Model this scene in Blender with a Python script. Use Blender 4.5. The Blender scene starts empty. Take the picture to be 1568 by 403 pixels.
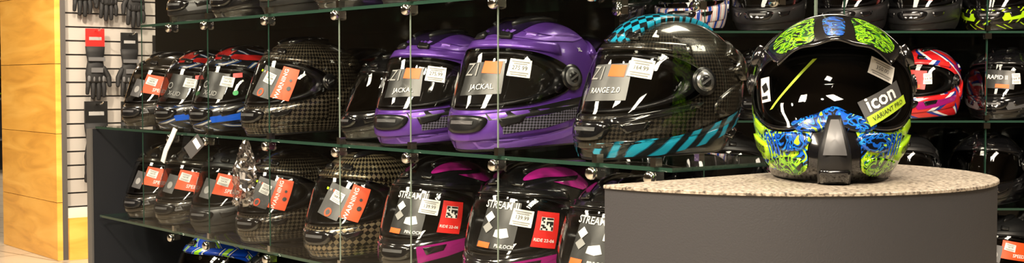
import bpy, bmesh, math, random
from mathutils import Vector, Matrix
random.seed(7)
CZ = 1.0
scene = bpy.context.scene
try:
    scene.view_settings.view_transform = 'Standard'
    scene.view_settings.look = 'None'
except Exception: pass

# ------------------------------------------------------------------ materials
MATS = {}
def newmat(name):
    m = bpy.data.materials.new(name); m.use_nodes = True
    nt = m.node_tree
    MATS[name] = m
    return m, nt, nt.nodes['Principled BSDF']
def mat(name, col, rough=.5, metal=0., coat=0., emit=0., bump=0., bscale=200.):
    m, nt, b = newmat(name)
    b.inputs['Base Color'].default_value = (*col, 1)
    b.inputs['Roughness'].default_value = rough
    b.inputs['Metallic'].default_value = metal
    b.inputs['Coat Weight'].default_value = coat
    b.inputs['Coat Roughness'].default_value = .05
    if emit:
        b.inputs['Emission Color'].default_value = (*col, 1)
        b.inputs['Emission Strength'].default_value = emit
    if bump:
        n = nt.nodes.new('ShaderNodeTexNoise'); n.inputs['Scale'].default_value = bscale
        tc = nt.nodes.new('ShaderNodeTexCoord'); nt.links.new(tc.outputs['Object'], n.inputs['Vector'])
        bp = nt.nodes.new('ShaderNodeBump'); bp.inputs['Strength'].default_value = bump
        bp.inputs['Distance'].default_value = .002
        nt.links.new(n.outputs['Fac'], bp.inputs['Height']); nt.links.new(bp.outputs['Normal'], b.inputs['Normal'])
    return m
def ramp(nt, stops, interp='LINEAR'):
    r = nt.nodes.new('ShaderNodeValToRGB'); r.color_ramp.interpolation = interp
    e = r.color_ramp.elements
    while len(e) > 1: e.remove(e[-1])
    e[0].position = stops[0][0]; e[0].color = (*stops[0][1], 1)
    for p, c in stops[1:]:
        x = e.new(p); x.color = (*c, 1)
    return r
def uvmap(nt, sx, sy, rot=0):
    tc = nt.nodes.new('ShaderNodeTexCoord'); mp = nt.nodes.new('ShaderNodeMapping')
    mp.inputs['Scale'].default_value = (sx, sy, 1); mp.inputs['Rotation'].default_value = (0, 0, rot)
    nt.links.new(tc.outputs['UV'], mp.inputs['Vector']); return mp
def checkmat(name, c1, c2, scale, rough=.3, metal=0., coat=.6, rot=0.785):
    m, nt, b = newmat(name)
    mp = uvmap(nt, 1, 1, rot)
    ck = nt.nodes.new('ShaderNodeTexChecker'); ck.inputs['Scale'].default_value = scale
    ck.inputs['Color1'].default_value = (*c1, 1); ck.inputs['Color2'].default_value = (*c2, 1)
    nt.links.new(mp.outputs[0], ck.inputs['Vector']); nt.links.new(ck.outputs['Color'], b.inputs['Base Color'])
    b.inputs['Roughness'].default_value = rough; b.inputs['Metallic'].default_value = metal
    b.inputs['Coat Weight'].default_value = coat; b.inputs['Coat Roughness'].default_value = .05
    return m
def noisemat(name, stops, scale, dist=1.5, rough=.25, coat=.8, sx=1, sy=1, rot=0, detail=1.5, interp='CONSTANT', metal=0.):
    m, nt, b = newmat(name)
    mp = uvmap(nt, sx, sy, rot)
    n = nt.nodes.new('ShaderNodeTexNoise'); n.inputs['Scale'].default_value = scale
    n.inputs['Detail'].default_value = detail; n.inputs['Distortion'].default_value = dist
    nt.links.new(mp.outputs[0], n.inputs['Vector'])
    r = ramp(nt, stops, interp)
    nt.links.new(n.outputs['Fac'], r.inputs['Fac']); nt.links.new(r.outputs['Color'], b.inputs['Base Color'])
    b.inputs['Roughness'].default_value = rough; b.inputs['Coat Weight'].default_value = coat
    b.inputs['Coat Roughness'].default_value = .05; b.inputs['Metallic'].default_value = metal
    return m
def wavemat(name, stops, scale, dist=2., rot=0., rough=.25, coat=.8, metal=0.):
    m, nt, b = newmat(name)
    mp = uvmap(nt, 1, 1, rot)
    n = nt.nodes.new('ShaderNodeTexWave'); n.inputs['Scale'].default_value = scale
    n.inputs['Distortion'].default_value = dist; n.inputs['Detail'].default_value = 1
    n.inputs['Detail Scale'].default_value = 1.
    nt.links.new(mp.outputs[0], n.inputs['Vector'])
    r = ramp(nt, stops, 'CONSTANT')
    nt.links.new(n.outputs['Fac'], r.inputs['Fac']); nt.links.new(r.outputs['Color'], b.inputs['Base Color'])
    b.inputs['Roughness'].default_value = rough; b.inputs['Coat Weight'].default_value = coat; b.inputs['Metallic'].default_value = metal
    return m
def glassmat(name, tint, f0=.05, rough=.0, p=5.0):
    m = bpy.data.materials.new(name); m.use_nodes = True; MATS[name] = m
    nt = m.node_tree; nt.nodes.clear()
    o = nt.nodes.new('ShaderNodeOutputMaterial'); mx = nt.nodes.new('ShaderNodeMixShader')
    t = nt.nodes.new('ShaderNodeBsdfTransparent'); t.inputs[0].default_value = (*tint, 1)
    g = nt.nodes.new('ShaderNodeBsdfGlossy'); g.inputs['Roughness'].default_value = rough
    g.inputs[0].default_value = (1, 1, 1, 1)
    lw = nt.nodes.new('ShaderNodeLayerWeight'); lw.inputs['Blend'].default_value = .5
    pw = nt.nodes.new('ShaderNodeMath'); pw.operation = 'POWER'; pw.inputs[1].default_value = p
    ma = nt.nodes.new('ShaderNodeMath'); ma.operation = 'MULTIPLY_ADD'; ma.inputs[1].default_value = 1 - f0; ma.inputs[2].default_value = f0
    nt.links.new(lw.outputs['Facing'], pw.inputs[0]); nt.links.new(pw.outputs[0], ma.inputs[0])
    nt.links.new(ma.outputs[0], mx.inputs[0]); nt.links.new(t.outputs[0], mx.inputs[1]); nt.links.new(g.outputs[0], mx.inputs[2])
    nt.links.new(mx.outputs[0], o.inputs[0]); return m

mat('black_gloss', (.005, .005, .006), .15, 0, 1.)
mat('black_matte', (.010, .010, .011), .4)
mat('black_plastic', (.008, .008, .009), .28)
mat('grey_plastic', (.10, .10, .105), .35, .2)
mat('silver', (.5, .5, .52), .25, .9)
mat('chrome', (.75, .75, .72), .12, 1.)
mat('lining', (.020, .020, .022), .9)
mat('lining_grey', (.20, .20, .21), .9)
mat('purple', (.115, .038, .32), .36, .4, .3)
mat('purple_light', (.22, .10, .50), .36, .4, .3)
mat('purple_dark', (.014, .007, .035), .3, .4, .35)
mat('white', (.82, .82, .80), .5)
mat('tag_grey', (.3, .3, .3), .6)
mat('card_grey', (.08, .08, .083), .35)
mat('ink', (.010, .010, .010), .35)
mat('orange', (.88, .085, .012), .5)
mat('orange_logo', (.88, .13, .008), .5)
mat('red', (.7, .018, .015), .4)
mat('red_gloss', (.35, .012, .012), .2, 0, .8)
mat('blue', (.005, .09, .6), .25, 0, .8)
mat('lime', (.42, .75, .01), .3, 0, .6)
mat('lime_dull', (.42, .6, .03), .5)
mat('magenta', (.40, .010, .22), .25, .3, .8)
mat('green', (.02, .35, .08), .4)
checkmat('carbon', (.004, .0035, .003), (.085, .068, .048), 130, .27, .45, .7)
checkmat('carbon_gold', (.006, .005, .004), (.20, .155, .095), 95, .27, .5, .7)
checkmat('carbon_fine', (.004, .0038, .0035), (.045, .037, .027), 190, .27, .45, .8)
checkmat('honey', (.01, .01, .012), (.16, .15, .21), 260, .4, .3, .0)
checkmat('cyan_check', (.003, .008, .012), (.01, .36, .60), 75, .3, 0, .8, .6)
wavemat('cyan_flame', [(0, (.004, .008, .010)), (.40, (.004, .10, .17)), (.60, (.01, .32, .50))], 12, 5, .7)
noisemat('adv_pattern', [(0, (.002, .004, .008)), (.37, (.01, .14, .7)), (.415, (.003, .015, .08)), (.44, (.35, .8, .01)), (.50, (.75, .95, .03)),
                         (.545, (.02, .25, .02)), (.565, (.45, .85, .01)), (.60, (.01, .19, .7)), (.64, (.002, .004, .006))], 24, 2.5)
noisemat('adv_green', [(0, (.002, .005, .002)), (.42, (.03, .22, .01)), (.475, (.36, .78, .01)), (.53, (.006, .03, .006)), (.565, (.25, .6, .01)), (.62, (.003, .006, .01))], 30, 2.5)
noisemat('adv_blue', [(0, (.002, .004, .008)), (.42, (.005, .10, .55)), (.5, (.02, .3, .75)), (.53, (.003, .015, .08)), (.6, (.005, .08, .45)), (.66, (.4, .7, .02))], 30, 2.)
wavemat('race_blue', [(0, (.005, .06, .55)), (.55, (.003, .02, .18)), (.68, (.8, .82, .85)), (.78, (.005, .07, .6)), (.93, (.35, .75, .03))], 5.5, 6, .9)
wavemat('race_black_blue', [(0, (.005, .005, .007)), (.78, (.006, .07, .33)), (.85, (.005, .005, .007)), (.95, (.4, .4, .42))], 8, 4, 1.2)
noisemat('pink_hex', [(0, (.006, .004, .006)), (.42, (.12, .006, .07)), (.55, (.36, .012, .2))], 12, .6, interp='LINEAR')
wavemat('race_red', [(0, (.6, .015, .02)), (.30, (.8, .8, .82)), (.55, (.008, .03, .28)), (.8, (.65, .02, .02))], 2.2, 2, .9)
wavemat('lime_black', [(0, (.005, .005, .005)), (.72, (.45, .75, .01)), (.88, (.005, .005, .005))], 4, 4, .8)
wavemat('flag', [(0, (.7, .7, .72)), (.4, (.5, .03, .03)), (.6, (.7, .7, .72)), (.8, (.02, .05, .3))], 7, 1, 0)
glassmat('visor_clear', (.55, .55, .56), .055, .03)
glassmat('visor_smoke', (.07, .07, .075), .055, .03)
glassmat('visor_tint', (.26, .27, .27), .045, .03)
glassmat('pane_glass', (.94, .965, .95), .028, p=4.5)
glassmat('bag_film', (.80, .80, .82), .25, .10)
mat('glass_edge', (.02, .055, .038), .12, 0, 1.)
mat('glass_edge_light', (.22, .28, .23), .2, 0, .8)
mat('panel_black', (.003, .0035, .003), .07, 0, 0)
mat('panel_dark', (.02, .022, .027), .4)
mat('laminate_grey', (.13, .125, .12), .45)
mat('pedestal_side', (.050, .050, .056), .5, bump=.25, bscale=350)
mat('glove_black', (.006, .006, .007), .7, bump=.3, bscale=120)
mat('glove_grey', (.10, .10, .105), .7)
mat('slat_grey', (.38, .355, .33), .5)
mat('slat_dark', (.07, .063, .06), .7)
mat('wall_paint', (.09, .07, .05), .8)
mat('ceiling_paint', (.14, .12, .10), .9)
mat('white_trim', (.6, .58, .54), .5)
# granite
m, nt, b = newmat('granite')
tc = nt.nodes.new('ShaderNodeTexCoord')
v1 = nt.nodes.new('ShaderNodeTexNoise'); v1.inputs['Scale'].default_value = 150; v1.inputs['Detail'].default_value = 3
nt.links.new(tc.outputs['Object'], v1.inputs['Vector'])
r = ramp(nt, [(0, (.05, .04, .035)), (.38, (.10, .08, .065)), (.45, (.30, .255, .20)), (.55, (.40, .345, .28)), (.66, (.52, .46, .39)), (1, (.6, .55, .5))])
nt.links.new(v1.outputs['Fac'], r.inputs['Fac']); nt.links.new(r.outputs[0], b.inputs['Base Color']); b.inputs['Roughness'].default_value = .5
# wood
m, nt, b = newmat('maple_wood')
tc = nt.nodes.new('ShaderNodeTexCoord'); mp = nt.nodes.new('ShaderNodeMapping'); mp.inputs['Scale'].default_value = (1.2, 1.2, 6)
nt.links.new(tc.outputs['Object'], mp.inputs['Vector'])
n = nt.nodes.new('ShaderNodeTexNoise'); n.inputs['Scale'].default_value = 1.8; n.inputs['Detail'].default_value = 6; n.inputs['Distortion'].default_value = 1.
nt.links.new(mp.outputs[0], n.inputs['Vector'])
r = ramp(nt, [(.2, (.52, .235, .035)), (.5, (.76, .40, .07)), (.8, (.90, .54, .13))])
nt.links.new(n.outputs['Fac'], r.inputs['Fac']); nt.links.new(r.outputs[0], b.inputs['Base Color']); b.inputs['Roughness'].default_value = .35
# floor tile
m, nt, b = newmat('floor_tile')
tc = nt.nodes.new('ShaderNodeTexCoord'); mp = nt.nodes.new('ShaderNodeMapping'); mp.inputs['Rotation'].default_value = (0, 0, .7)
nt.links.new(tc.outputs['Object'], mp.inputs['Vector'])
br = nt.nodes.new('ShaderNodeTexBrick'); br.offset = 0; br.inputs['Scale'].default_value = 1.
br.inputs['Brick Width'].default_value = .45; br.inputs['Row Height'].default_value = .45; br.inputs['Mortar Size'].default_value = .006
br.inputs['Color1'].default_value = (.55, .47, .36, 1); br.inputs['Color2'].default_value = (.5, .42, .32, 1); br.inputs['Mortar'].default_value = (.2, .16, .12, 1)
nt.links.new(mp.outputs[0], br.inputs['Vector']); nt.links.new(br.outputs[0], b.inputs['Base Color']); b.inputs['Roughness'].default_value = .3

# ------------------------------------------------------------------ mesh builder
class MB:
    def __init__(s):
        s.v = []; s.uv = []; s.f = []; s.m = []; s.sm = []; s.names = []
    def mi(s, n):
        if n not in s.names: s.names.append(n)
        return s.names.index(n)
    def addv(s, co, uv=(0, 0)):
        s.v.append(tuple(co)); s.uv.append(uv); return len(s.v) - 1
    def addf(s, idx, mt, smooth=True):
        s.f.append(tuple(idx)); s.m.append(s.mi(mt)); s.sm.append(smooth)
    def grid(s, rows, mt, flip=False, uvs=None, smooth=True, closed=False):
        ids = []
        for i, row in enumerate(rows):
            ids.append([s.addv(p, uvs[i][j] if uvs else (0, 0)) for j, p in enumerate(row)])
        for i in range(len(rows) - 1):
            n = len(rows[i])
            for j in range(n if closed else n - 1):
                k = (j + 1) % n
                q = (ids[i][j], ids[i + 1][j], ids[i + 1][k], ids[i][k])
                s.addf(q[::-1] if flip else q, mt, smooth)
        return ids
    def box(s, x0, x1, y0, y1, z0, z1, mt, fn=lambda a, b, c: (a, b, c), side=None):
        c = [s.addv(fn(x, y, z)) for z in (z0, z1) for y in (y0, y1) for x in (x0, x1)]
        F = [(0, 2, 3, 1), (4, 5, 7, 6), (0, 1, 5, 4), (2, 6, 7, 3), (0, 4, 6, 2), (1, 3, 7, 5)]
        for i, f in enumerate(F):
            s.addf([c[k] for k in f], (side if (side and i in (2, 3, 4, 5)) else mt), False)
    def tube(s, pts, rad, mt, n=12, fy=1.0, fn=lambda p: p, cap=True):
        pts = [Vector(p) for p in pts]; rows = []
        for i, p in enumerate(pts):
            d = (pts[min(i + 1, len(pts) - 1)] - pts[max(i - 1, 0)]).normalized()
            a = Vector((0, 1, 0)) if abs(d.y) < .9 else Vector((1, 0, 0))
            x = d.cross(a).normalized(); y = x.cross(d).normalized()
            rows.append([fn(p + x * math.cos(t * 2 * math.pi / n) * rad[i] + y * math.sin(t * 2 * math.pi / n) * rad[i] * fy) for t in range(n)])
        ids = s.grid(rows, mt, closed=True)
        if cap:
            s.addf(ids[0], mt); s.addf(ids[-1][::-1], mt)
    def capsule(s, p0, p1, r0, r1, mt, n=10, fy=1.0, fn=lambda p: p):
        p0 = Vector(p0); p1 = Vector(p1); d = (p1 - p0).normalized()
        P = []; R = []
        for k in range(4):
            a = math.pi / 2 * (1 - k / 4 * .97); P.append(p0 - d * r0 * math.sin(a)); R.append(r0 * math.cos(a) + 1e-4)
        P.append(p0); R.append(r0)
        for q in (.33, .66): P.append(p0.lerp(p1, q)); R.append(r0 + (r1 - r0) * q + .0006)
        P.append(p1); R.append(r1)
        for k in range(1, 5):
            a = math.pi / 2 * k / 4 * .97; P.append(p1 + d * r1 * math.sin(a)); R.append(r1 * math.cos(a) + 1e-4)
        s.tube(P, R, mt, n, fy, fn)
    def mesh(s, name):
        me = bpy.data.meshes.new(name)
        me.from_pydata(s.v, [], s.f)
        for n in s.names: me.materials.append(MATS[n])
        uvl = me.uv_layers.new(name='UVMap')
        for p, mi, sm in zip(me.polygons, s.m, s.sm):
            p.material_index = mi; p.use_smooth = sm
            for li in p.loop_indices: uvl.data[li].uv = s.uv[me.loops[li].vertex_index]
        me.update()
        return me
    def obj(s, name, parent=None, clean=False):
        me = s.mesh(name)
        if clean: cleanm(me)
        o = bpy.data.objects.new(name, me); scene.collection.objects.link(o)
        if parent: o.parent = parent
        return o
def cleanm(me):
    bm = bmesh.new(); bm.from_mesh(me); bmesh.ops.remove_doubles(bm, verts=bm.verts, dist=2e-6); bm.to_mesh(me); bm.free()
def empty(name, loc=(0, 0, 0)):
    e = bpy.data.objects.new(name, None); e.location = loc; e.empty_display_size = .1; scene.collection.objects.link(e); return e

def cr(P, t):
    n = len(P) - 1; x = t * n; i = min(int(x), n - 1); u = x - i
    p1 = P[i]; p2 = P[i + 1]
    p0 = P[i - 1] if i > 0 else tuple(2 * a - b for a, b in zip(p1, p2))
    p3 = P[i + 2] if i + 2 <= n else tuple(2 * b - a for a, b in zip(p1, p2))
    return tuple(.5 * (2 * b + (c - a) * u + (2 * a - 5 * b + 4 * c - d) * u * u + (-a + 3 * b - 3 * c + d) * u ** 3) for a, b, c, d in zip(p0, p1, p2, p3))
def loopcr(ctrl, n=72):
    P = list(ctrl); N = len(P); out = []
    for k in range(n):
        x = k / n * N; i = int(x); u = x - i
        a, b, c, d = P[(i - 1) % N], P[i % N], P[(i + 1) % N], P[(i + 2) % N]
        out.append(tuple(.5 * (2 * q + (r_ - p) * u + (2 * p - 5 * q + 4 * r_ - w) * u * u + (-p + 3 * q - 3 * r_ + w) * u ** 3) for p, q, r_, w in zip(a, b, c, d)))
    return out
def inside(p, loop):
    x, y = p; c = False; n = len(loop); j = n - 1
    for i in range(n):
        xi, yi = loop[i]; xj, yj = loop[j]
        if (yi > y) != (yj > y) and x < (xj - xi) * (y - yi) / (yj - yi) + xi: c = not c
        j = i
    return c
def dens(poly, step=.012):
    out = []
    for i, p in enumerate(poly):
        q = poly[(i + 1) % len(poly)]; L = math.dist(p, q); n = max(1, int(L / step))
        for k in range(n): out.append((p[0] + (q[0] - p[0]) * k / n, p[1] + (q[1] - p[1]) * k / n))
    return out
def rect(cx, cz, w, h, rot=0, step=.012):
    r = math.radians(rot); c, s_ = math.cos(r), math.sin(r)
    return dens([(cx + x * c - y * s_, cz + x * s_ + y * c) for x, y in ((-w / 2, -h / 2), (w / 2, -h / 2), (w / 2, h / 2), (-w / 2, h / 2))], step)
def circ(cx, cz, r, n=28, ry=None):
    return [(cx + r * math.cos(i * 2 * math.pi / n), cz + (ry or r) * math.sin(i * 2 * math.pi / n)) for i in range(n)]
def mir(poly): return [(-a, z) for a, z in reversed(poly)]
_tc = {}
def textmesh(body, bold=.0):
    k = (body, bold)
    if k in _tc: return _tc[k]
    cu = bpy.data.curves.new('t', 'FONT'); cu.body = body; cu.align_x = 'CENTER'; cu.align_y = 'CENTER'; cu.size = 1
    cu.offset = bold; cu.resolution_u = 2
    o = bpy.data.objects.new('t', cu); scene.collection.objects.link(o)
    bpy.context.view_layer.update()
    me = o.to_mesh(); V = [(v.co.x, v.co.y) for v in me.vertices]; F = [tuple(p.vertices) for p in me.polygons]
    o.to_mesh_clear(); bpy.data.objects.remove(o); bpy.data.curves.remove(cu)
    _tc[k] = (V, F); return _tc[k]

STD = dict(
 front=[(0, .272), (.056, .265), (.098, .243), (.128, .208), (.148, .168), (.164, .130), (.180, .095), (.194, .058), (.199, .024), (.188, .0)],
 back=[(0, .272), (.058, .266), (.110, .246), (.147, .212), (.166, .174), (.168, .135), (.158, .100), (.144, .070), (.132, .045), (.124, .030)],
 side=[(0, .272), (.052, .265), (.092, .243), (.119, .209), (.132, .172), (.138, .137), (.139, .100), (.136, .062), (.128, .028), (.119, .012)],
 pinch=.45)
ADV = dict(
 front=[(0, .282), (.055, .276), (.098, .258), (.124, .228), (.138, .185), (.150, .140), (.176, .100), (.200, .060), (.200, .025), (.165, .0)],
 back=[(0, .282), (.058, .276), (.106, .255), (.140, .220), (.155, .178), (.158, .135), (.148, .095), (.134, .060), (.120, .030), (.110, .010)],
 side=[(0, .282), (.056, .276), (.100, .255), (.127, .222), (.139, .182), (.141, .140), (.138, .100), (.130, .060), (.118, .022), (.106, .0)],
 pinch=.2)
HALF = [(0, .204), (.06, .204), (.12, .199), (.168, .187), (.202, .170), (.215, .148), (.202, .126), (.168, .108), (.12, .094), (.06, .086), (0, .084)]
HALF_ADV = [(0, .226), (.06, .225), (.115, .214), (.160, .193), (.184, .158), (.180, .124), (.150, .098), (.105, .088), (.06, .092), (.028, .108), (0, .118)]
def mkloop(h): return loopcr(h + [(-a, z) for a, z in reversed(h[1:-1])], 96)
VIS = mkloop(HALF); VISA = mkloop(HALF_ADV)
R0 = .15
class HB(MB):
    def __init__(s, prof, vis, zc):
        super().__init__(); s.vis = vis; s.zc = zc; N = 160; s.N = N; s.T = []; s.pinch = prof['pinch']
        for i in range(N + 1):
            t = i / N; f = cr(prof['front'], t); b = cr(prof['back'], t); w = cr(prof['side'], t)
            s.T.append((max(f[0], 1e-5), max(b[0], 1e-5), max(w[0], 1e-5), f[1], b[1], w[1]))
    def row(s, t):
        x = max(0, min(1, t)) * s.N; i = min(int(x), s.N - 1); u = x - i
        return [p + (q - p) * u for p, q in zip(s.T[i], s.T[i + 1])]
    def p0(s, t, th):
        f, b, w, zf, zb, zs = s.row(t); c = math.cos(th); sn = math.sin(th); c2 = c * c
        if c > 0:
            p = 1 + s.pinch * max(0, t - .4)
            return Vector((w * sn, -f * c ** p, zs * (1 - c2) + zf * c2))
        return Vector((w * sn, -b * c, zs * (1 - c2) + zb * c2))
    def ps(s, t, th, off=0.):
        p = s.p0(t, th)
        if off:
            tt = max(t, .012)
            ts = s.p0(min(tt + .01, 1), th) - s.p0(tt - .01, th); tq = s.p0(tt, th + .02) - s.p0(tt, th - .02)
            p = p + ts.cross(tq).normalized() * off
        return p
    def fs(s, z, th):
        c = math.cos(th); c2 = c * c; k = 3 if c > 0 else 4
        g = lambda i: s.T[i][5] * (1 - c2) + s.T[i][k] * c2
        lo, hi = 0, s.N
        if z >= g(0): return 0.
        if z <= g(hi): return 1.
        while hi - lo > 1:
            m_ = (lo + hi) // 2
            if g(m_) > z: lo = m_
            else: hi = m_
        a, b = g(lo), g(hi)
        return (lo + (a - z) / (a - b + 1e-12)) / s.N
    def az(s, a, z, off): th = a / R0; return s.ps(s.fs(z, th), th, off)
    def xy(s, x, y, off):
        k = 0 if y < 0 else 1; lo, hi = .002, .7
        for _ in range(22):
            m_ = (lo + hi) / 2; r_ = s.row(m_)
            if (x / r_[2]) ** 2 + (y / r_[k]) ** 2 > 1: lo = m_
            else: hi = m_
        r_ = s.row(hi); return s.ps(hi, math.atan2(x / r_[2], -y / r_[k]), off)
    def patch(s, loop, off, mt, k0=0., k1=1., nk=5, fn=None, skirt=None, c=None, dome=0., us=1.):
        fn = fn or s.az
        if c is None: c = (sum(p[0] for p in loop) / len(loop), sum(p[1] for p in loop) / len(loop))
        rows = []; uvs = []
        for i in range(nk + 1):
            k = k0 + (k1 - k0) * i / nk; k = max(k, .002)
            L = [(c[0] + (p[0] - c[0]) * k, c[1] + (p[1] - c[1]) * k) for p in loop]
            o = off + dome * (1 - k * k)
            rows.append([fn(x, z, o) for x, z in L]); uvs.append(L)
        s.grid(rows, mt, uvs=[[(a * us, b * us) for a, b in L] for L in uvs], closed=True)
        if skirt is not None:
            L = uvs[-1]; s.grid([rows[-1], [fn(x, z, skirt) for x, z in L]], mt, uvs=[L, L], closed=True)
    def band(s, a0, a1, zl, zh, off, mt, na=40, nz=3, base=-.001):
        rows = []; uvs = []
        for k, (q, o) in enumerate([(0, base), (0, off * .6), (.06, off)] + [(i / nz, off) for i in range(1, nz)] + [(.94, off), (1, off * .6), (1, base)]):
            r_ = []; u_ = []
            for j in range(na + 1):
                a = a0 + (a1 - a0) * j / na; z = zl(a) + (zh(a) - zl(a)) * q
                e = 1 if 0 < j < na else 0
                r_.append(s.az(a, z, o if e else min(o, base))); u_.append((a, z))
            rows.append(r_); uvs.append(u_)
        s.grid(rows, mt, uvs=uvs, flip=True)
    def both(s, poly, *a, **k):
        s.patch(poly, *a, **k); s.patch(mir(poly), *a, **k)
    def text(s, body, cx, cz, size, mt, off, rot=0, fn=None, bold=.015, sx=1.):
        fn = fn or s.az; V, F = textmesh(body, bold); r = math.radians(rot); c, sn = math.cos(r), math.sin(r); ids = []
        for x, y in V:
            x *= size * sx; y *= size; px = cx + x * c - y * sn; py = cz + x * sn + y * c
            ids.append(s.addv(fn(px, py, off), (px, py)))
        for f in F: s.addf([ids[i] for i in f], mt, False)
    def shell(s, mt, lining='lining', vismat='visor_clear', gasket='black_plastic', visor=True):
        NS, NT = 46, 88
        cut = [(x * .93, s.zc + (z - s.zc) * .93) for x, z in s.vis]
        cut2 = [(x * .84, s.zc + (z - s.zc) * .80) for x, z in s.vis]
        for (off, m_, cu, s0, fl) in ((0, mt, cut, 0, False), (-.022, lining, cut2, .12, True)):
            ids = []; pr = []
            for i in range(NS + 1):
                t = s0 + (1 - s0) * i / NS; r_ = []; q_ = []
                for j in range(NT + 1):
                    th = -math.pi + 2 * math.pi * j / NT
                    p = s.ps(t, th, off); q = (th * R0, s.p0(t, th).z)
                    r_.append(s.addv(p, (th * R0, t * .36))); q_.append(q)
                ids.append(r_); pr.append(q_)
            for i in range(NS):
                for j in range(NT):
                    cx = (pr[i][j][0] + pr[i + 1][j + 1][0]) / 2; cz = (pr[i][j][1] + pr[i + 1][j + 1][1]) / 2
                    if abs(cx) < .25 and inside((cx, cz), cu): continue
                    q = (ids[i][j], ids[i + 1][j], ids[i + 1][j + 1], ids[i][j + 1])
                    s.addf(q[::-1] if fl else q, m_)
        c = (0, s.zc)
        s.patch(s.vis, .0016, gasket, .82, 1.03, 3, c=c, skirt=-.001)
        L = [(x * .82, s.zc + (z - s.zc) * .82) for x, z in s.vis]
        s.grid([[s.az(x, z, .0016) for x, z in L], [s.az(x, z, -.01) for x, z in L], [s.az(x, z, -.023) for x, z in L]], gasket, closed=True, flip=True)
        if visor:
            s.patch(s.vis, .0056, vismat, 0, 1., 10, c=c)
            s.patch(s.vis, .0056, gasket, 1., 1.001, 1, c=c, skirt=.001)
            s.patch(s.vis, .0060, 'visor_smoke', .93, 1., 2, c=c)
        rim = [s.ps(1, -math.pi + 2 * math.pi * j / 72, -.003) for j in range(72)]
        rows = []
        for k in range(9):
            a = 2 * math.pi * k / 8
            rows.append([(p.x * (1 + .035 * math.cos(a)), p.y * (1 + .03 * math.cos(a)), p.z + .0045 * math.sin(a) + .001) for p in rim])
        s.grid(rows, 'black_plastic', closed=True)
        rin = [[s.ps(1, -math.pi + 2 * math.pi * j / 72, 0) for j in range(72)], [s.ps(1, -math.pi + 2 * math.pi * j / 72, -.023) for j in range(72)]]
        s.grid(rin, 'black_plastic', closed=True)
    def sculpt(s, mt, mt2=None):
        mt2 = mt2 or mt
        s.band(-.215, .215, lambda a: .020 + .35 * abs(a) ** 1.6, lambda a: .074 + .40 * abs(a) ** 1.6, .0045, mt)
        s.band(-.20, .20, lambda a: .2085 - .55 * abs(a) ** 2.2, lambda a: .224 - .30 * abs(a) ** 2.2, .0055, mt)
        for sg in (1, -1):
            s.patch(loopcr([(sg * a, z) for a, z in ([(.255, .120), (.33, .150), (.43, .165), (.46, .140), (.44, .100), (.36, .075), (.28, .075), (.24, .09)][::sg])], 44), .004, mt2, skirt=-.001, nk=4)
            s.patch(loopcr([(sg * a, z) for a, z in ([(.30, .200), (.37, .222), (.45, .226), (.46, .205), (.42, .186), (.34, .178)][::sg])], 40), .006, mt2, skirt=-.001, nk=4, dome=.002)
    def pivot(s, a=.214, z=.148, m1='grey_plastic', m2='black_plastic', r=.022):
        for sg in (1, -1):
            s.patch(circ(sg * a, z, r), .007, m2, skirt=0, dome=.001, nk=3)
            s.patch(circ(sg * a, z, r * .72), .0092, m1, skirt=.006, nk=2)
            s.patch(circ(sg * a, z, r * .4), .0105, m2, skirt=.006, nk=2)
            s.patch(rect(sg * a, z, r * .9, r * .16, 30 * sg, .004), .0118, 'silver', nk=1)
    def vents(s, mt='black_plastic', crown=True):
        s.patch(loopcr([(-.055, .066), (0, .070), (.055, .066), (.045, .042), (0, .036), (-.045, .042)], 36), .0085, mt, skirt=0, nk=3, dome=.001)
        s.patch(rect(0, .056, .06, .007), .0105, 'grey_plastic', nk=2)
        s.both(dens([(.075, .066), (.125, .074), (.120, .060), (.085, .050)], .008), .0065, mt, skirt=0, nk=3)
        s.both(dens([(.03, .238), (.07, .233), (.068, .224), (.03, .227)], .008), .009, mt, skirt=0, nk=3)
        if crown:
            for sg in (1, -1):
                L = loopcr([(sg * .022, -.075), (sg * .042, -.05), (sg * .047, 0), (sg * .040, .04), (sg * .025, .055), (sg * .022, 0)], 40)
                if sg < 0: L = L[::-1]
                s.patch(L, .007, mt, skirt=-.001, fn=s.xy, nk=3, dome=.002)
    def ptag(s, cx, cz, w=.036, h=.026, rot=-8, off=.0085, price='164.99'):
        s.patch(rect(cx, cz, w, h, rot), off, 'white', nk=3)
        r = math.radians(rot)
        for k, (lw, dy) in enumerate(((.8, .36), (.6, .24), (.8, -.26), (.7, -.38))):
            s.patch(rect(cx - math.sin(r) * h * dy, cz + math.cos(r) * h * dy, w * lw, h * .06, rot, .01), off + .0008, 'tag_grey', nk=1)
        s.text(price, cx, cz, h * .34, 'ink', off + .001, rot, bold=.0)
    def xl(s, a=.235, z=.205, t='XL'):
        s.text(t, a, z, .011, 'white', .0015)

def finish(h, name):
    me = h.mesh(name); cleanm(me); return me
DATA = {}
def H(): return HB(STD, VIS, .148)

# --- purple
h = H(); h.shell('purple', 'lining_grey'); h.pivot(r=.026); h.sculpt('purple', 'purple'); h.vents('black_plastic')
h.patch(loopcr([(-.05, -.09), (0, -.105), (.05, -.09), (.058, 0), (.05, .08), (0, .11), (-.05, .08), (-.058, 0)], 40), .0012, 'purple_dark', fn=h.xy, nk=4)
h.both(dens([(.24, .105), (.33, .165), (.42, .230), (.42, .216), (.34, .145), (.27, .090)], .01), .0052, 'purple_dark', nk=3)
h.both(dens([(.28, .105), (.35, .140), (.42, .180), (.42, .172), (.36, .128), (.30, .092)], .01), .0054, 'purple_light', nk=3)
h.both(dens([(.05, .232), (.16, .222), (.25, .222), (.33, .232), (.26, .240), (.16, .236), (.06, .246)], .01), .0014, 'purple_light', nk=2)
h.both(dens([(.05, .075), (.13, .088), (.19, .102), (.25, .112), (.30, .105), (.22, .086), (.14, .072), (.06, .062)], .01), .0052, 'black_plastic', nk=3)
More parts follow.
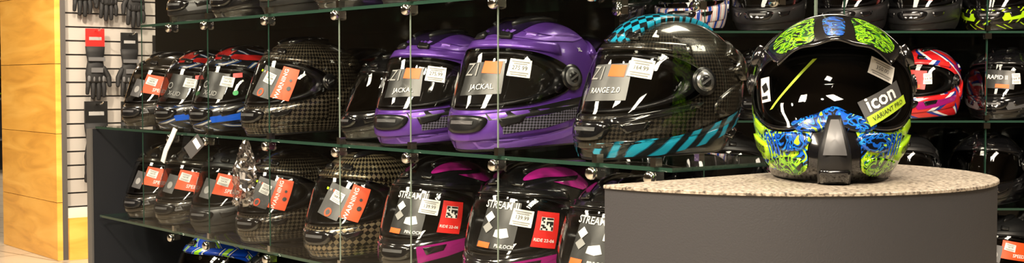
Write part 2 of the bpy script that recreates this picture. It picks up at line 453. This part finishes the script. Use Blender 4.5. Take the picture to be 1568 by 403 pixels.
h.both(dens([(.085, .060), (.16, .074), (.26, .098), (.24, .074), (.16, .048), (.09, .036)], .01), .0056, 'honey', nk=3)
h.both(dens([(.03, .020), (.10, .022), (.17, .036), (.28, .070), (.30, .062), (.20, .026), (.12, .010), (.04, .006)], .01), .0014, 'purple_light', nk=3)
h.patch(rect(.020, .144, .10, .066, 3), .0068, 'ink', nk=4)
h.patch(rect(.040, .166, .044, .024, -2, .008), .0074, 'orange_logo', nk=3)
h.text('Z1', -.008, .160, .036, 'tag_grey', .0082, 0, bold=.0)
h.text('JACKAL', .026, .126, .016, 'white', .0084, 3, bold=.0)
h.ptag(.100, .164, .046, .034, -6, .0090, '275.99'); h.xl(.26, .205)
DATA['purple'] = finish(h, 'helmet_purple')
# --- crest (carbon + cyan)
h = H(); h.shell('carbon_fine', 'lining'); h.pivot(m1='silver', r=.026); h.sculpt('carbon_fine'); h.vents('black_gloss', crown=False)
L = loopcr([(-.034, -.105), (0, -.118), (.034, -.105), (.042, -.04), (.038, .04), (.022, .11), (-.022, .11), (-.038, .04), (-.042, -.04)], 60)
h.patch(L, .008, 'cyan_check', fn=h.xy, nk=6, skirt=0, dome=.004)
h.both(dens([(.02, .030), (.10, .034), (.17, .048), (.24, .070), (.34, .098), (.42, .10), (.34, .07), (.24, .036), (.14, .012), (.03, .006)], .01), .0056, 'cyan_flame', nk=4)
h.both(dens([(.04, .074), (.15, .098), (.21, .110), (.20, .098), (.12, .078), (.05, .062)], .01), .0062, 'black_gloss', nk=3, skirt=0)
h.both(loopcr([(.31, .175), (.38, .200), (.45, .210), (.46, .185), (.40, .160), (.33, .150)], 40), .013, 'carbon_fine', nk=4, skirt=-.001, dome=.003)
h.both(loopcr([(.30, .045), (.38, .060), (.46, .070), (.46, .042), (.38, .034)], 36), .008, 'black_gloss', nk=3, skirt=-.001)
h.patch(rect(.022, .144, .100, .070, 2), .0068, 'card_grey', nk=4)
h.patch(rect(.040, .166, .038, .022, -2, .008), .0074, 'orange_logo', nk=3)
h.text('Z1', -.008, .160, .036, 'tag_grey', .0082, 0, bold=.0)
h.text('RANGE 2.0', .022, .128, .015, 'white', .0084, 2, bold=.0)
h.ptag(.090, .170, .050, .034, -8, .0090, '164.99'); h.xl(.22, .213)
h.patch(dens([(.10, .232), (.108, .245), (.112, .245), (.106, .235), (.118, .235), (.118, .231)], .01), .0015, 'white', nk=1)
DATA['crest'] = finish(h, 'helmet_crest')
# --- carbon warning
def warn(shell, rot=-12, big=1., name='carbon_warn'):
    h = H(); h.shell(shell, 'lining'); h.pivot(m1='black_gloss'); h.sculpt(shell); h.vents('black_gloss')
    h.patch(rect(.035, .146, .070, .082, rot), .0066, 'card_grey', nk=4)
    h.patch(rect(.096, .142, .050, .086, rot), .0072, 'orange', nk=4)
    h.text('WARNING', .086, .141, .017, 'white', .0084, rot + 90)
    h.patch(circ(.026, .118, .011), .0078, 'orange', nk=1); h.patch(circ(.026, .118, .007), .0082, 'card_grey', nk=1)
    h.patch(circ(.106, .128, .006), .0084, 'ink', nk=1); h.patch(circ(.108, .150, .004), .0084, 'ink', nk=1)
    for k in range(3): h.patch(rect(.004 + k * .013, .178 - k * .003, .008, .006, rot), .0078, ('lime', 'tag_grey', 'orange')[k], nk=1)
    h.ptag(.044, .156, .036, .028, rot - 6); h.xl()
    DATA[name] = finish(h, 'helmet_' + name)
warn('carbon', name='carbon_warn'); warn('carbon_gold', rot=-16, name='carbon_gold')
# --- orange card
def cardh(shell, name, card='orange', chin=None):
    h = H(); h.shell(shell, 'lining'); h.pivot(m1='grey_plastic'); h.sculpt(shell); h.vents('black_plastic')
    h.patch(rect(.090, .150, .11, .066, -8), .0068, card, nk=4)
    h.patch(rect(.012, .140, .05, .062, -8), .0072, 'card_grey', nk=3)
    h.text('SPEED', .100, .130, .017, 'white', .0084, -8); h.ptag(.068, .163, .042, .026, -14)
    h.patch(circ(.012, .135, .012), .0082, 'tag_grey', nk=1)
    if chin:
        h.both(dens([(.04, .068), (.16, .085), (.24, .10), (.16, .07), (.06, .048)], .01), .0055, chin, nk=3)
    h.xl(); DATA[name] = finish(h, 'helmet_' + name)
cardh('carbon_fine', 'orange_card', chin='grey_plastic'); cardh('black_matte', 'orange_card2')
# --- racing blue/red
h = H(); h.shell('race_black_blue', 'lining'); h.pivot(m1='silver'); h.sculpt('race_black_blue', 'black_gloss'); h.vents('black_gloss')
h.both(dens([(.05, .048), (.12, .058), (.20, .080), (.20, .060), (.13, .040), (.06, .030)], .01), .0055, 'blue', nk=3)
h.both(dens([(.05, .232), (.14, .226), (.24, .226), (.30, .232), (.2, .242), (.08, .245)], .01), .0015, 'red_gloss', nk=3)
h.patch(loopcr([(-.03, -.10), (.03, -.10), (.035, 0), (.03, .09), (-.03, .09), (-.035, 0)], 40), .0013, 'red_gloss', fn=h.xy, nk=4)
h.patch(rect(.035, .145, .09, .080, -6), .0068, 'ink', nk=4)
h.text('X-LID', .03, .120, .020, 'tag_grey', .0082, -6); h.patch(rect(.11, .176, .03, .014, 5), .0074, 'red', nk=2)
h.patch(circ(.11, .122, .008), .0074, 'green', nk=1)
h.ptag(.080, .156, .042, .030, -8); h.patch(circ(.005, .148, .011), .008, 'tag_grey', nk=1); h.patch(circ(.005, .148, .008), .0084, 'ink', nk=1)
DATA['racing'] = finish(h, 'helmet_racing')
# --- pink stream
h = H(); h.shell('black_gloss', 'lining'); h.pivot(m1='grey_plastic'); h.sculpt('black_gloss'); h.vents('black_gloss')
h.both(dens([(.16, .236), (.26, .236), (.36, .252), (.46, .252), (.46, .235), (.36, .225), (.26, .215)], .01), .0013, 'pink_hex', nk=5)
h.both(loopcr([(.035, -.09), (.060, -.075), (.088, -.02), (.085, .04), (.06, .07), (.055, 0)], 50), .0016, 'pink_hex', fn=h.xy, nk=4)
h.both(dens([(.27, .145), (.33, .158), (.42, .166), (.44, .140), (.36, .10), (.30, .11)], .01), .0052, 'magenta', nk=4)
h.both(dens([(.06, .068), (.15, .084), (.21, .096), (.18, .062), (.13, .045), (.07, .030)], .01), .0056, 'magenta', nk=4)
h.both(dens([(.225, .065), (.30, .085), (.36, .075), (.30, .04), (.22, .025)], .01), .0014, 'pink_hex', nk=4)
h.patch(rect(.022, .144, .090, .098, -3), .0068, 'ink', nk=4)
h.text('STREAM II', .020, .184, .021, 'white', .0084, -3)
h.patch(dens([(-.018, .160), (-.004, .172), (.010, .160), (-.004, .148)], .008), .0082, 'white', nk=2)
h.patch(dens([(-.018, .138), (-.004, .150), (.010, .138), (-.004, .126)], .008), .0082, 'tag_grey', nk=2)
h.patch(dens([(.018, .134), (.044, .138), (.052, .120), (.036, .116), (.016, .120)], .008), .0082, 'white', nk=2)
h.patch(rect(-.004, .102, .032, .011, -4), .0084, 'orange_logo', nk=2)
h.text('PINLOCK', .045, .100, .010, 'white', .0084, -3)
h.patch(rect(.128, .136, .050, .074, -7), .0074, 'red', nk=4)
h.patch(rect(.129, .148, .027, .027, -7), .0080, 'white', nk=1)
rr = random.Random(3)
for i in range(7):
    for j in range(7):
        if rr.random() < .5 or (i in (0, 6) and j in (0, 6)): h.patch(rect(.129 + (i - 3) * .0036 + (j - 3) * .0004, .148 + (j - 3) * .0036 - (i - 3) * .0004, .0036, .0036, -7), .0086, 'ink', nk=1)
h.text('RIDE 22-06', .124, .114, .009, 'white', .0084, -7)
h.ptag(.074, .160, .048, .034, -8, .0090, '139.99'); DATA['pink'] = finish(h, 'helmet_pink')
# --- generic
def plain(name, shell, acc=None, vm='visor_smoke', card=None):
    h = H(); h.shell(shell, 'lining', vm); h.pivot(m1='black_gloss'); h.sculpt(shell); h.vents('black_gloss')
    if acc:
        h.both(dens([(.04, .06), (.14, .075), (.21, .095), (.20, .07), (.12, .045), (.06, .035)], .01), .0055, acc, nk=3)
        h.both(dens([(.22, .20), (.28, .215), (.29, .19), (.25, .18)], .01), .0014, acc, nk=3)
    if card:
        h.patch(rect(.02, .148, .11, .070, -3), .0066, card[0], nk=4); h.text(card[1], .010, .155, .022, 'white', .0080, -3); h.ptag(.080, .150, .032, .040, 3)
        h.patch(rect(.03, .122, .05, .014, -3), .0078, 'orange_logo', nk=2)
    DATA[name] = finish(h, 'helmet_' + name)
plain('black', 'black_gloss'); plain('matte', 'black_matte', 'grey_plastic', 'visor_clear')
plain('rapid', 'black_gloss', 'grey_plastic', 'visor_clear', ('ink', 'RAPID II'))
plain('red_race', 'race_red', 'magenta', 'visor_clear', ('red', 'RIDE'))
plain('limeb', 'lime_black', 'lime', 'visor_clear'); plain('blue_race', 'race_blue', None); plain('flagh', 'flag', None)
plain('redcard', 'black_matte', None, 'visor_clear', ('red', 'RACE'))

# --- adventure helmet
h = HB(ADV, VISA, .165); h.shell('black_gloss', 'lining_grey', 'visor_tint', 'black_plastic')
h.both(loopcr([(.035, .100), (.075, .084), (.13, .084), (.17, .098), (.205, .11), (.22, .055), (.18, .020), (.10, .014), (.06, .020), (.05, .06)], 60), .0018, 'adv_pattern', nk=6)
h.both(loopcr([(.205, .13), (.25, .155), (.32, .12), (.30, .06), (.225, .05)], 40), .0018, 'adv_green', nk=4)
h.both(loopcr([(.205, .18), (.22, .22), (.30, .24), (.33, .19), (.25, .165)], 40), .0018, 'adv_green', nk=4)
h.both(loopcr([(.045, .078), (.10, .080), (.13, .066), (.10, .050), (.06, .055)], 40), .006, 'adv_blue', nk=4, skirt=0)
h.both(loopcr([(.07, .040), (.12, .038), (.15, .028), (.11, .014), (.07, .016)], 40), .006, 'adv_green', nk=4, skirt=0)
for k in range(4):
    h.both(rect(.112 + k * .009, .062, .004, .034, -8), .0075, 'blue', nk=2)
h.both(dens([(.145, .056), (.205, .076), (.200, .052), (.155, .034)], .008), .0075, 'lime', nk=2, skirt=0)
h.both(dens([(.150, .088), (.185, .104), (.200, .092), (.165, .076)], .008), .0045, 'lime', nk=2, skirt=0)
h.text('PARIS', -.174, .055, .017, 'ink', .0092, -14, bold=.03); h.text('CARS', .174, .055, .017, 'ink', .0092, 14, bold=.03)
h.patch(loopcr([(-.075, .098), (-.03, .112), (0, .124), (.03, .112), (.075, .098), (.065, .084), (.03, .086), (0, .094), (-.03, .086), (-.065, .084)], 60), .007, 'adv_blue', nk=4, skirt=0)
# beak
h.patch(dens([(-.010, .106), (.010, .106), (.026, .055), (.034, .006), (-.034, .006), (-.026, .055)], .008), .013, 'black_matte', nk=5, skirt=0, dome=.008)
h.patch(dens([(-.006, .094), (.006, .094), (.018, .045), (-.018, .045)], .008), .0225, 'grey_plastic', nk=3)
h.patch(rect(0, .022, .05, .012), .022, 'black_gloss', nk=2, skirt=.013)
# visor frame & stickers
h.patch(VISA, .0066, 'black_gloss', .960, 1.03, 2, c=(0, .165), skirt=0)
h.patch(rect(.088, .134, .090, .038, 27), .0082, 'card_grey', nk=4)
h.text('icon', .084, .138, .038, 'white', .0094, 27, bold=.02)
h.patch(rect(.100, .118, .092, .017, 27), .0092, 'lime_dull', nk=3); h.text('VARIANT PRO', .100, .118, .0115, 'ink', .0102, 27, bold=.0)
h.patch(dens([(-.122, .118), (-.115, .120), (-.030, .208), (-.038, .207)], .01), .0085, 'lime_dull', nk=3)
h.ptag(.088, .188, .052, .030, -22, .0092, '350.00')
h.patch(rect(-.134, .154, .024, .044, 8), .0085, 'white', nk=2); h.patch(rect(-.134, .158, .014, .014, 30), .0094, 'ink', nk=1); h.patch(rect(-.134, .140, .016, .006, 8), .0094, 'ink', nk=1)
h.pivot(a=.215, z=.165, m1='black_gloss', r=.018)
# peak : arched plate
NU, NV = 32, 14
def peak(u, v, o):
    wd = .120 - .026 * v ** 1.6
    y = -.030 - .165 * v + .050 * v * u * u - .012 * (1 - v) * u * u
    z = .293 - .040 * v - .012 * v * v - (.062 - .026 * v) * abs(u) ** 2.2 + .0025 * math.cos(u * math.pi * 3) * v + o
    return (wd * u, y, z)
top = [[peak(-1 + 2 * j / NU, i / NV, 0) for j in range(NU + 1)] for i in range(NV + 1)]
bot = [[peak(-1 + 2 * j / NU, i / NV, -.005) for j in range(NU + 1)] for i in range(NV + 1)]
uvs = [[(p[0], p[1]) for p in r_] for r_ in top]
h.grid(top, 'black_gloss', uvs=uvs); h.grid(bot, 'black_matte', flip=True)
for A, B_ in ((top[0], bot[0]), (top[-1], bot[-1]), ([r_[0] for r_ in top], [r_[0] for r_ in bot]), ([r_[-1] for r_ in top], [r_[-1] for r_ in bot])):
    h.grid([A, B_], 'black_gloss')
h.patch(loopcr([(-.13, .25), (.13, .25), (.17, .6), (.12, .90), (-.12, .90), (-.17, .6)], 40), .0012, 'adv_blue', fn=peak, nk=5, us=.12)
for sg in (1, -1):
    L = loopcr([(sg * .30, .15), (sg * .8, .20), (sg * .93, .6), (sg * .82, .95), (sg * .40, .95), (sg * .32, .6)], 40)
    if sg < 0: L = L[::-1]
    h.patch(L, .0012, 'adv_green', fn=peak, nk=5, us=.12)
for sg in (1, -1):
    h.patch([(sg * a, z) for a, z in circ(.215, .215, .018)], .010, 'black_gloss', skirt=0, nk=3, dome=.003)
DATA['adv'] = finish(h, 'helmet_adventure')

# ------------------------------------------------------------------ placement frames
U = Vector((.64, -.768, 0)).normalized(); V_ = Vector((.768, .64, 0)).normalized()
O = Vector((-1.21, 4.17, 0))
def B(t, v, z): return O + U * t + V_ * v + Vector((0, 0, CZ + z))
def place(kind, loc, phi=None, yaw=None, sc=1., name='motorcycle_helmet', lift=.0038):
    o = bpy.data.objects.new(name, DATA[kind]); scene.collection.objects.link(o)
    loc = Vector(loc); o.location = loc + Vector((0, 0, lift * sc))
    if phi is not None:
        d = Vector((-loc.x, -loc.y)); ang = math.atan2(d.y, d.x); p = math.radians(phi)
        yaw = ang - math.atan2(-math.cos(p), math.sin(p))
    o.rotation_euler = (0, 0, yaw); o.scale = (sc,) * 3
    return o
ZM, ZL, ZB, ZT = -.162, -.482, -.80, .191
T1 = 2.40
for k, t, ph, sc, v in (('orange_card', -.235, 50, .96, .17), ('racing', .045, 48, .97, .17), ('racing', .325, 48, 1., .17), ('carbon_warn', .70, 54, 1.06, .18),
                        ('black', 1.075, 62, .88, .265), ('purple', 1.395, 42, 1.06, .18), ('purple', 1.735, 42, 1.13, .18), ('crest', 2.165, 48, 1.07, .19)):
    place(k, B(t, v, ZM), ph, sc=sc)
for k, t, ph, sc in (('orange_card', -.255, 50, .93), ('orange_card', .01, 48, .95), ('orange_card2', .29, 46, .97), ('carbon_warn', .62, 45, 1.), ('carbon_gold', 1.04, 44, 1.04),
                     ('pink', 1.40, 38, 1.03), ('pink', 1.765, 36, 1.05), ('pink', 2.08, 36, 1.0)):
    place(k, B(t, .175, ZL), ph, sc=sc)
for k, t in (('blue_race', .18), ('black', .55), ('matte', .88), ('limeb', 1.22), ('black', 1.57), ('matte', 1.9), ('black', 2.2)):
    place(k, B(t, .175, ZB), 45, sc=1.12 if k == 'blue_race' else 1.)
for k, t in (('matte', .13), ('black', .45), ('redcard', .77), ('black', 1.08), ('matte', 1.4), ('black', 1.72), ('redcard', 2.04)):
    place(k, B(t, .185, ZT), 50, sc=.98)
# ------------------------------------------------------------------ glass gondola
g = empty('glass_display_shelf', B(1, .2, -CZ))
def par(o, e):
    bpy.context.view_layer.update(); o.parent = e; o.matrix_parent_inverse = e.matrix_world.inverted()
V0, V1 = -.035, .40
sh = MB()
for z, t0 in ((ZM, -.43), (ZL, -.40), (ZB, -.40), (ZT, -.02)):
    sh.box(t0, T1, V0, V1, z - .008, z, 'pane_glass', B, side='glass_edge')
par(sh.obj('glass_shelves'), g)
pn = MB(); ed = MB(); cl = MB()
def clip(t, v, z):
    cl.box(t - .010, t + .010, v - .012, v + .010, z - .028, z - .009, 'chrome', B)
    cl.box(t - .007, t + .007, v - .010, v + .008, z + .0005, z + .018, 'chrome', B)
    rows = []
    for r_, dv in ((.0005, -.026), (.010, -.026), (.013, -.022), (.013, -.014), (.008, -.011)):
        rows.append([B(t + r_ * math.cos(a * math.pi / 8), v + dv, z - .020 + r_ * math.sin(a * math.pi / 8)) for a in range(16)])
    cl.grid(rows, 'chrome', closed=True)
TS = [0.0, .49, .87, 1.242, 1.56, 1.89, T1]
for (za, zb) in ((ZM, ZT - .008), (ZL, ZM - .008), (ZT, ZT + .33)):
    for i in range(len(TS) - 1):
        a, b = TS[i] + .002, TS[i + 1] - .002; y = V0 - .006
        ids = [pn.addv(B(a, y, za + .002)), pn.addv(B(b, y, za + .002)), pn.addv(B(b, y, zb - .002)), pn.addv(B(a, y, zb - .002))]
        pn.addf(ids, 'pane_glass', False)
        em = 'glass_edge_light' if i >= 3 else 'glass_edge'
        ed.box(a - .001, a + .001, y - .0015, y + .0015, za + .002, zb - .002, em, B)
    ids = [pn.addv(B(T1, V0, za)), pn.addv(B(T1, V1, za)), pn.addv(B(T1, V1, zb)), pn.addv(B(T1, V0, zb))]; pn.addf(ids, 'pane_glass', False)
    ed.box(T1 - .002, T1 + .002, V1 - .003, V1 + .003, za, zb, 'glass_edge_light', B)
for z in (ZM, ZL, ZT, ZB):
    for tt in TS[1:-1]:
        clip(tt, V0, z)
    clip(.24, V0, z); clip(T1 - .2, V0, z); clip(T1 - .04, V0, z)
for tt in (1.85, 2.1, 2.32): clip(tt, V1 - .02, ZT); clip(tt, V1 - .02, ZM)
par(pn.obj('glass_panes'), g); par(ed.obj('glass_edges'), g); par(cl.obj('glass_clamps'), g)
bp = MB()
bp.box(-.9, 1.80, V1 + .004, V1 + .02, -CZ, ZT + .6, 'panel_black', B)
bp.box(1.80, T1, V1 + .004, V1 + .02, -CZ, ZL - .03, 'panel_black', B)
bp.box(-.47, -.432, V0 - .01, V1, -CZ, ZM - .009, 'panel_dark', B)
bp.box(-.472, -.43, V0 - .018, V0 - .011, -CZ, ZM - .009, 'laminate_grey', B)
bp.box(-.43, T1, V0 + .05, V1, -CZ, ZB - .01, 'panel_dark', B)
par(bp.obj('cabinet_panels'), g)

# ------------------------------------------------------------------ pedestal
pd = MB()
TP = 2.50; RC = .415; VC = .105; ZP = -.172
def ploop(r_, n=64):
    L = []
    for i in range(n + 1):
        a = -math.pi / 2 + math.pi * i / n
        L.append((TP + r_ * math.cos(a), VC + r_ * math.sin(a)))
    return L
def pring(r_, z): return [B(t, v, z) for t, v in ploop(r_)]
rows = [pring(RC - .003, -CZ), pring(RC - .003, ZP - .006)]
pd.grid(rows, 'pedestal_side', closed=False)
pd.grid([[B(TP, VC - RC + .004, -CZ), B(TP, VC + RC - .004, -CZ)], [B(TP, VC - RC + .004, ZP - .006), B(TP, VC + RC - .004, ZP - .006)]], 'pedestal_side', flip=True, smooth=False)
pd.grid([pring(RC - .003, ZP - .006), pring(RC, ZP - .0055), pring(RC, ZP - .0012), pring(RC - .0012, ZP)], 'granite', closed=True, smooth=False)
tp = [pd.addv(p) for p in pring(RC - .0012, ZP)]; pd.addf(tp, 'granite', False)
pd.obj('display_pedestal')
adv = place('adv', (.577, 2.235, CZ + ZP), phi=-2, sc=.985, name='adventure_motorcycle_helmet', lift=.0048)

# ------------------------------------------------------------------ back display
b2 = empty('wall_display_shelf', (1.6, 4.8, 0))
YB = 4.62; X0, X1 = .15, 3.2
s2 = MB()
for z in (.19, .52, -.145, -.475, -.80): s2.box(X0, X1, YB, YB + .42, CZ + z - .008, CZ + z, 'pane_glass', side='glass_edge')
par(s2.obj('glass_shelves'), b2)
s3 = MB()
s3.box(X0, X1, YB + .425, YB + .45, 0, 2.6, 'panel_black'); s3.box(X0, X1, YB + .02, YB + .42, 0, .12, 'panel_dark')
for x in (.15, .72, 1.24, 1.775, 2.32, 2.9): s3.box(x - .002, x + .002, YB, YB + .01, .12, 2.3, 'glass_edge')
par(s3.obj('back_panel'), b2)
cl = MB()
for z in (.19, -.145, -.475):
    for x in (.72, 1.24, 1.775, 2.05, 2.32):
        cl.box(x - .012, x + .012, YB - .012, YB + .01, CZ + z - .03, CZ + z - .009, 'chrome'); cl.box(x - .008, x + .008, YB - .01, YB + .006, CZ + z, CZ + z + .02, 'chrome')
par(cl.obj('glass_clamps'), b2)
rows = {-.145: [('black', .42), ('flagh', .70), ('black', .98), ('matte', 1.29), ('red_race', 1.605), ('rapid', 1.92), ('black', 2.24), ('matte', 2.55)],
        .19: [('black', .38), ('flagh', .70), ('redcard', 1.0), ('redcard', 1.32), ('redcard', 1.60), ('limeb', 1.90), ('limeb', 2.22), ('black', 2.55)],
        -.475: [('black', .5), ('matte', .85), ('black', 1.2), ('matte', 1.53), ('black', 1.86), ('matte', 2.18), ('black', 2.5)],
        -.80: [('black', .5), ('matte', .85), ('black', 1.2), ('redcard', 1.58), ('orange_card2', 1.92), ('black', 2.3)]}
for z, L in rows.items():
    for k, x in L: place(k, (x, YB + .20, CZ + z), phi=12 if k != 'red_race' else 22, sc=1.0)

# ------------------------------------------------------------------ slatwall with wooden end
A = Vector((-2.51, 6.87, 0))
def S(w, n, z): return A + V_ * w + U * n + Vector((0, 0, z))
sw = empty('slatwall_display', A)
wd = MB()
zs = [0.0, .325, .71, 1.10, 1.49, 1.88, 2.3, 2.9]
for i in range(len(zs) - 1):
    wd.box(-.03, .0, -.93, 0, zs[i] + .0015, zs[i + 1] - .0015, 'maple_wood', S)
wd.box(0, .03, -.93, -.0, 0, 2.9, 'slat_dark', S)
wd.box(.03, 3.0, -.90, .02, 0, .235, 'maple_wood', S)
par(wd.obj('wood_panels'), sw)
sl = MB()
sl.box(.03, 3.0, -.06, -.045, .235, 2.9, 'slat_dark', S)
sl.box(.03, 3.0, -.045, -.005, .235, .29, 'white_trim', S)
z = .292
while z < 2.85:
    sl.box(.03, 3.0, -.045, -.03, z + .007, z + .076, 'slat_grey', S); z += .078
par(sl.obj('slats'), sw)
def glove(w, ztop, mir_=1, card='red', sc=1., accent='glove_grey', name='hanging_glove', bm_='glove_black'):
    o = MB()
    o.box(-.045, .045, -.004, .004, -.03, .055, card)
    o.box(-.03, .03, -.0055, -.004, .0, .015, 'tag_grey')
    o.tube([(0, 0, -.03), (0, 0, -.06), (0, 0, -.09), (0, 0, -.105)], [.048, .045, .040, .038], bm_, 16, .45)
    o.tube([(0, 0, -.10), (0, 0, -.125), (0, 0, -.16), (0, 0, -.195), (0, 0, -.205)], [.038, .043, .049, .046, .036], bm_, 16, .42)
    for i, (x, L, r_) in enumerate(((-.035, .058, .0105), (-.012, .078, .0115), (.012, .083, .012), (.035, .070, .0115))):
        x0 = x * mir_
        o.capsule((x0, 0, -.195), (x0 * 1.12, -.006, -.195 - L * .5), r_ * 1.05, r_, bm_); o.capsule((x0 * 1.12, -.006, -.195 - L * .5), (x0 * 1.15, .0, -.195 - L), r_, r_ * .85, bm_)
        o.capsule((x0, -.012, -.178), (x0, -.012, -.192), .008, .008, accent)
    o.capsule((.040 * mir_, 0, -.135), (.062 * mir_, -.004, -.175), .014, .013, bm_); o.capsule((.062 * mir_, -.004, -.175), (.066 * mir_, -.008, -.215), .013, .010, bm_)
    o.box(-.040, .040, -.024, -.016, -.100, -.082, accent)
    o.box(-.028, .028, -.026, -.018, -.155, -.132, accent)
    o.tube([(0, .03, .045), (0, -.06, .045), (0, -.075, .055)], [.003, .003, .003], 'chrome', 8)
    ob = o.obj(name)
    M = Matrix(((V_.x, -U.x, 0, 0), (V_.y, -U.y, 0, 0), (0, 0, 1, 0), (0, 0, 0, 1)))
    M.translation = S(w, .018, ztop); ob.matrix_world = M @ Matrix.Scale(sc, 4)
    return ob
glove(.19, CZ + .235, 1, 'red', 1.18); glove(.39, CZ + .22, -1, 'ink', 1.12)
glove(.58, CZ + .21, 1, 'ink', 1.1); glove(.76, CZ + .22, -1, 'ink', 1.1)
glove(.19, CZ - .19, 1, 'ink', 1.45, 'glove_black'); glove(.40, CZ - .19, -1, 'ink', 1.4, 'glove_black')
glove(.12, CZ + .68, 1, 'ink', 1.1, 'glove_black'); glove(.27, CZ + .66, -1, 'ink', 1.1, 'glove_black'); glove(.43, CZ + .64, -1, 'ink', 1.15, 'glove_black'); glove(.68, CZ + .60, 1, 'red', 1.35, 'ink', bm_='white'); glove(.86, CZ + .60, 1, 'ink', 1.1)

# hang tags + plastic bag
tg = MB()
pts = [(.30, -.060, -.145), (.285, -.066, -.175), (.255, -.072, -.215), (.225, -.070, -.255)]
tg.grid([[B(t - .018, v, z) for t, v, z in pts], [B(t + .018, v - .004, z - .006) for t, v, z in pts]], 'white')
tg.grid([[B(t - .018, v + .002, z) for t, v, z in pts], [B(t + .018, v - .002, z - .006) for t, v, z in pts]], 'white', flip=True)
tg.obj('price_hang_tag')
tg = MB()
tg.box(-.022, .022, -.001, .001, -.07, .0, 'card_grey'); tg.box(-.016, .016, -.0018, -.001, -.03, -.012, 'white'); tg.tube([(0, 0, 0), (0, 0, .03)], [.0012, .0012], 'ink', 6)
o = tg.obj('price_hang_tag'); o.location = B(.50, -.070, -.175); o.rotation_euler = (0, .9, -.5)
bg = MB(); rr = random.Random(11); rows = []
for i in range(22):
    q = i / 21; z = -.165 - .19 * q; w = .014 + .050 * min(1, q * 2.2) * (1 - .25 * q)
    rows.append([B(.79 - .02 * q + w * math.cos(a * math.pi / 14) * (1 + rr.uniform(-.22, .22)), -.072 + .30 * w * math.sin(a * math.pi / 14) * (1 + rr.uniform(-.4, .4)), z + rr.uniform(-.004, .004)) for a in range(28)])
bg.grid(rows, 'bag_film', closed=True, smooth=False)
bg.box(.755, .800, -.075, -.072, -.31, -.25, 'card_grey', B); bg.box(.76, .79, -.0765, -.075, -.28, -.26, 'white', B)
bg.obj('plastic_bag')

# ------------------------------------------------------------------ room
def room(name, x0, x1, y0, y1, z0, z1, m):
    q = MB(); q.box(x0, x1, y0, y1, z0, z1, m); return q.obj(name)
room('floor', -9, 6, -4, 17, -.1, 0, 'floor_tile')
room('ceiling', -9, 6, -4, 17, 3.1, 3.2, 'ceiling_paint')
room('wall_back', -9, 6, 17, 17.1, 0, 3.1, 'wall_paint'); room('wall_left', -9.1, -9, -4, 17, 0, 3.1, 'wall_paint')
room('wall_right', 6, 6.1, -4, 17, 0, 3.1, 'wall_paint'); room('wall_front', -9, 6, -4.1, -4, 0, 3.1, 'wall_paint')
rk = MB()
rk.box(-7.6, -5.0, 14, 14.5, 0, 2.4, 'panel_dark')
for z in (.35, .8, 1.25, 1.7, 2.15): rk.box(-7.6, -5.0, 13.6, 14.0, z, z + .02, 'laminate_grey')
rk.obj('merchandise_rack')
for i in range(5):
    for j, z in enumerate((.82, 1.27, 1.72)): place(('limeb', 'black', 'matte', 'limeb', 'black')[(i + j) % 5], (-7.3 + i * .5, 13.8, z), phi=0, sc=.98)

# ------------------------------------------------------------------ lights
def area(x, y, z, sx, sy, e, col=(1, .86, .68), rot=(0, 0, 0), name='ceiling_light'):
    fx = empty(name, (x, y, z + .03))
    q = MB(); q.box(-sx / 2 - .03, sx / 2 + .03, -sy / 2 - .03, sy / 2 + .03, 0, .05, 'white_trim'); ob = q.obj('housing', fx)
    l = bpy.data.lights.new('tube', 'AREA'); l.shape = 'RECTANGLE'; l.size = sx; l.size_y = sy; l.energy = e; l.color = col
    lo = bpy.data.objects.new('tube', l); scene.collection.objects.link(lo); lo.parent = fx; lo.location = (0, 0, -.012)
    fx.rotation_euler = rot
for x, y, e in ((-1.9, .9, 125), (.2, .1, 120), (-3.2, 3.2, 90), (2.4, 2.4, 70), (.8, 3.5, 50), (-1.0, -2.2, 120), (-6, 10, 110), (-4.5, 14, 90), (-1.2, 6.0, 45)):
    area(x, y, 3.02, .6, 1.2, e, rot=(0, 0, -.7))
def added_spot(x, y, z, tx, ty, tz, e, r_=.06):  # unseen spot and housing, added for helmet highlights and brighter wood
    d = (Vector((tx, ty, tz)) - Vector((x, y, z))).normalized()
    fx = empty('added_spotlight', (x, y, z)); fx.rotation_euler = d.to_track_quat('-Z', 'Y').to_euler()
    q = MB(); q.tube([(0, 0, -.01), (0, 0, .0), (0, 0, .10), (0, 0, .13)], [r_ + .012, r_ + .010, r_ + .006, .02], 'black_plastic', 20); q.obj('added_spot_can', fx)
    l = bpy.data.lights.new('added_spot_lamp', 'AREA'); l.shape = 'DISK'; l.size = r_ * 2; l.energy = e; l.color = (1, .84, .64); l.spread = math.radians(110)
    lo = bpy.data.objects.new('added_spot_lamp', l); scene.collection.objects.link(lo); lo.parent = fx; lo.location = (0, 0, -.014)
added_spot(-1.6, 2.0, 2.6, -.9, 3.9, .7, 17); added_spot(-1.0, 1.4, 2.6, -.3, 3.2, .7, 15); added_spot(-.2, .9, 2.6, .3, 2.8, .8, 11)
added_spot(-1.6, 4.9, 2.8, -2.6, 7.0, .8, 24); added_spot(-2.6, 4.6, 2.8, -2.9, 7.1, .7, 52); added_spot(1.8, 2.6, 2.6, 1.8, 4.8, .9, 16)
w = bpy.data.worlds.new('World'); scene.world = w; w.use_nodes = True
w.node_tree.nodes['Background'].inputs[0].default_value = (.6, .55, .5, 1); w.node_tree.nodes['Background'].inputs[1].default_value = .3

# ------------------------------------------------------------------ camera
cd = bpy.data.cameras.new('cam'); cam = bpy.data.objects.new('camera', cd); scene.collection.objects.link(cam)
cam.location = (0, 0, CZ); cam.rotation_euler = (math.radians(90 - 2.31), 0, 0)
cd.sensor_width = 36; cd.lens = 36 * 1890 / 1568; cd.clip_start = .05
scene.camera = cam
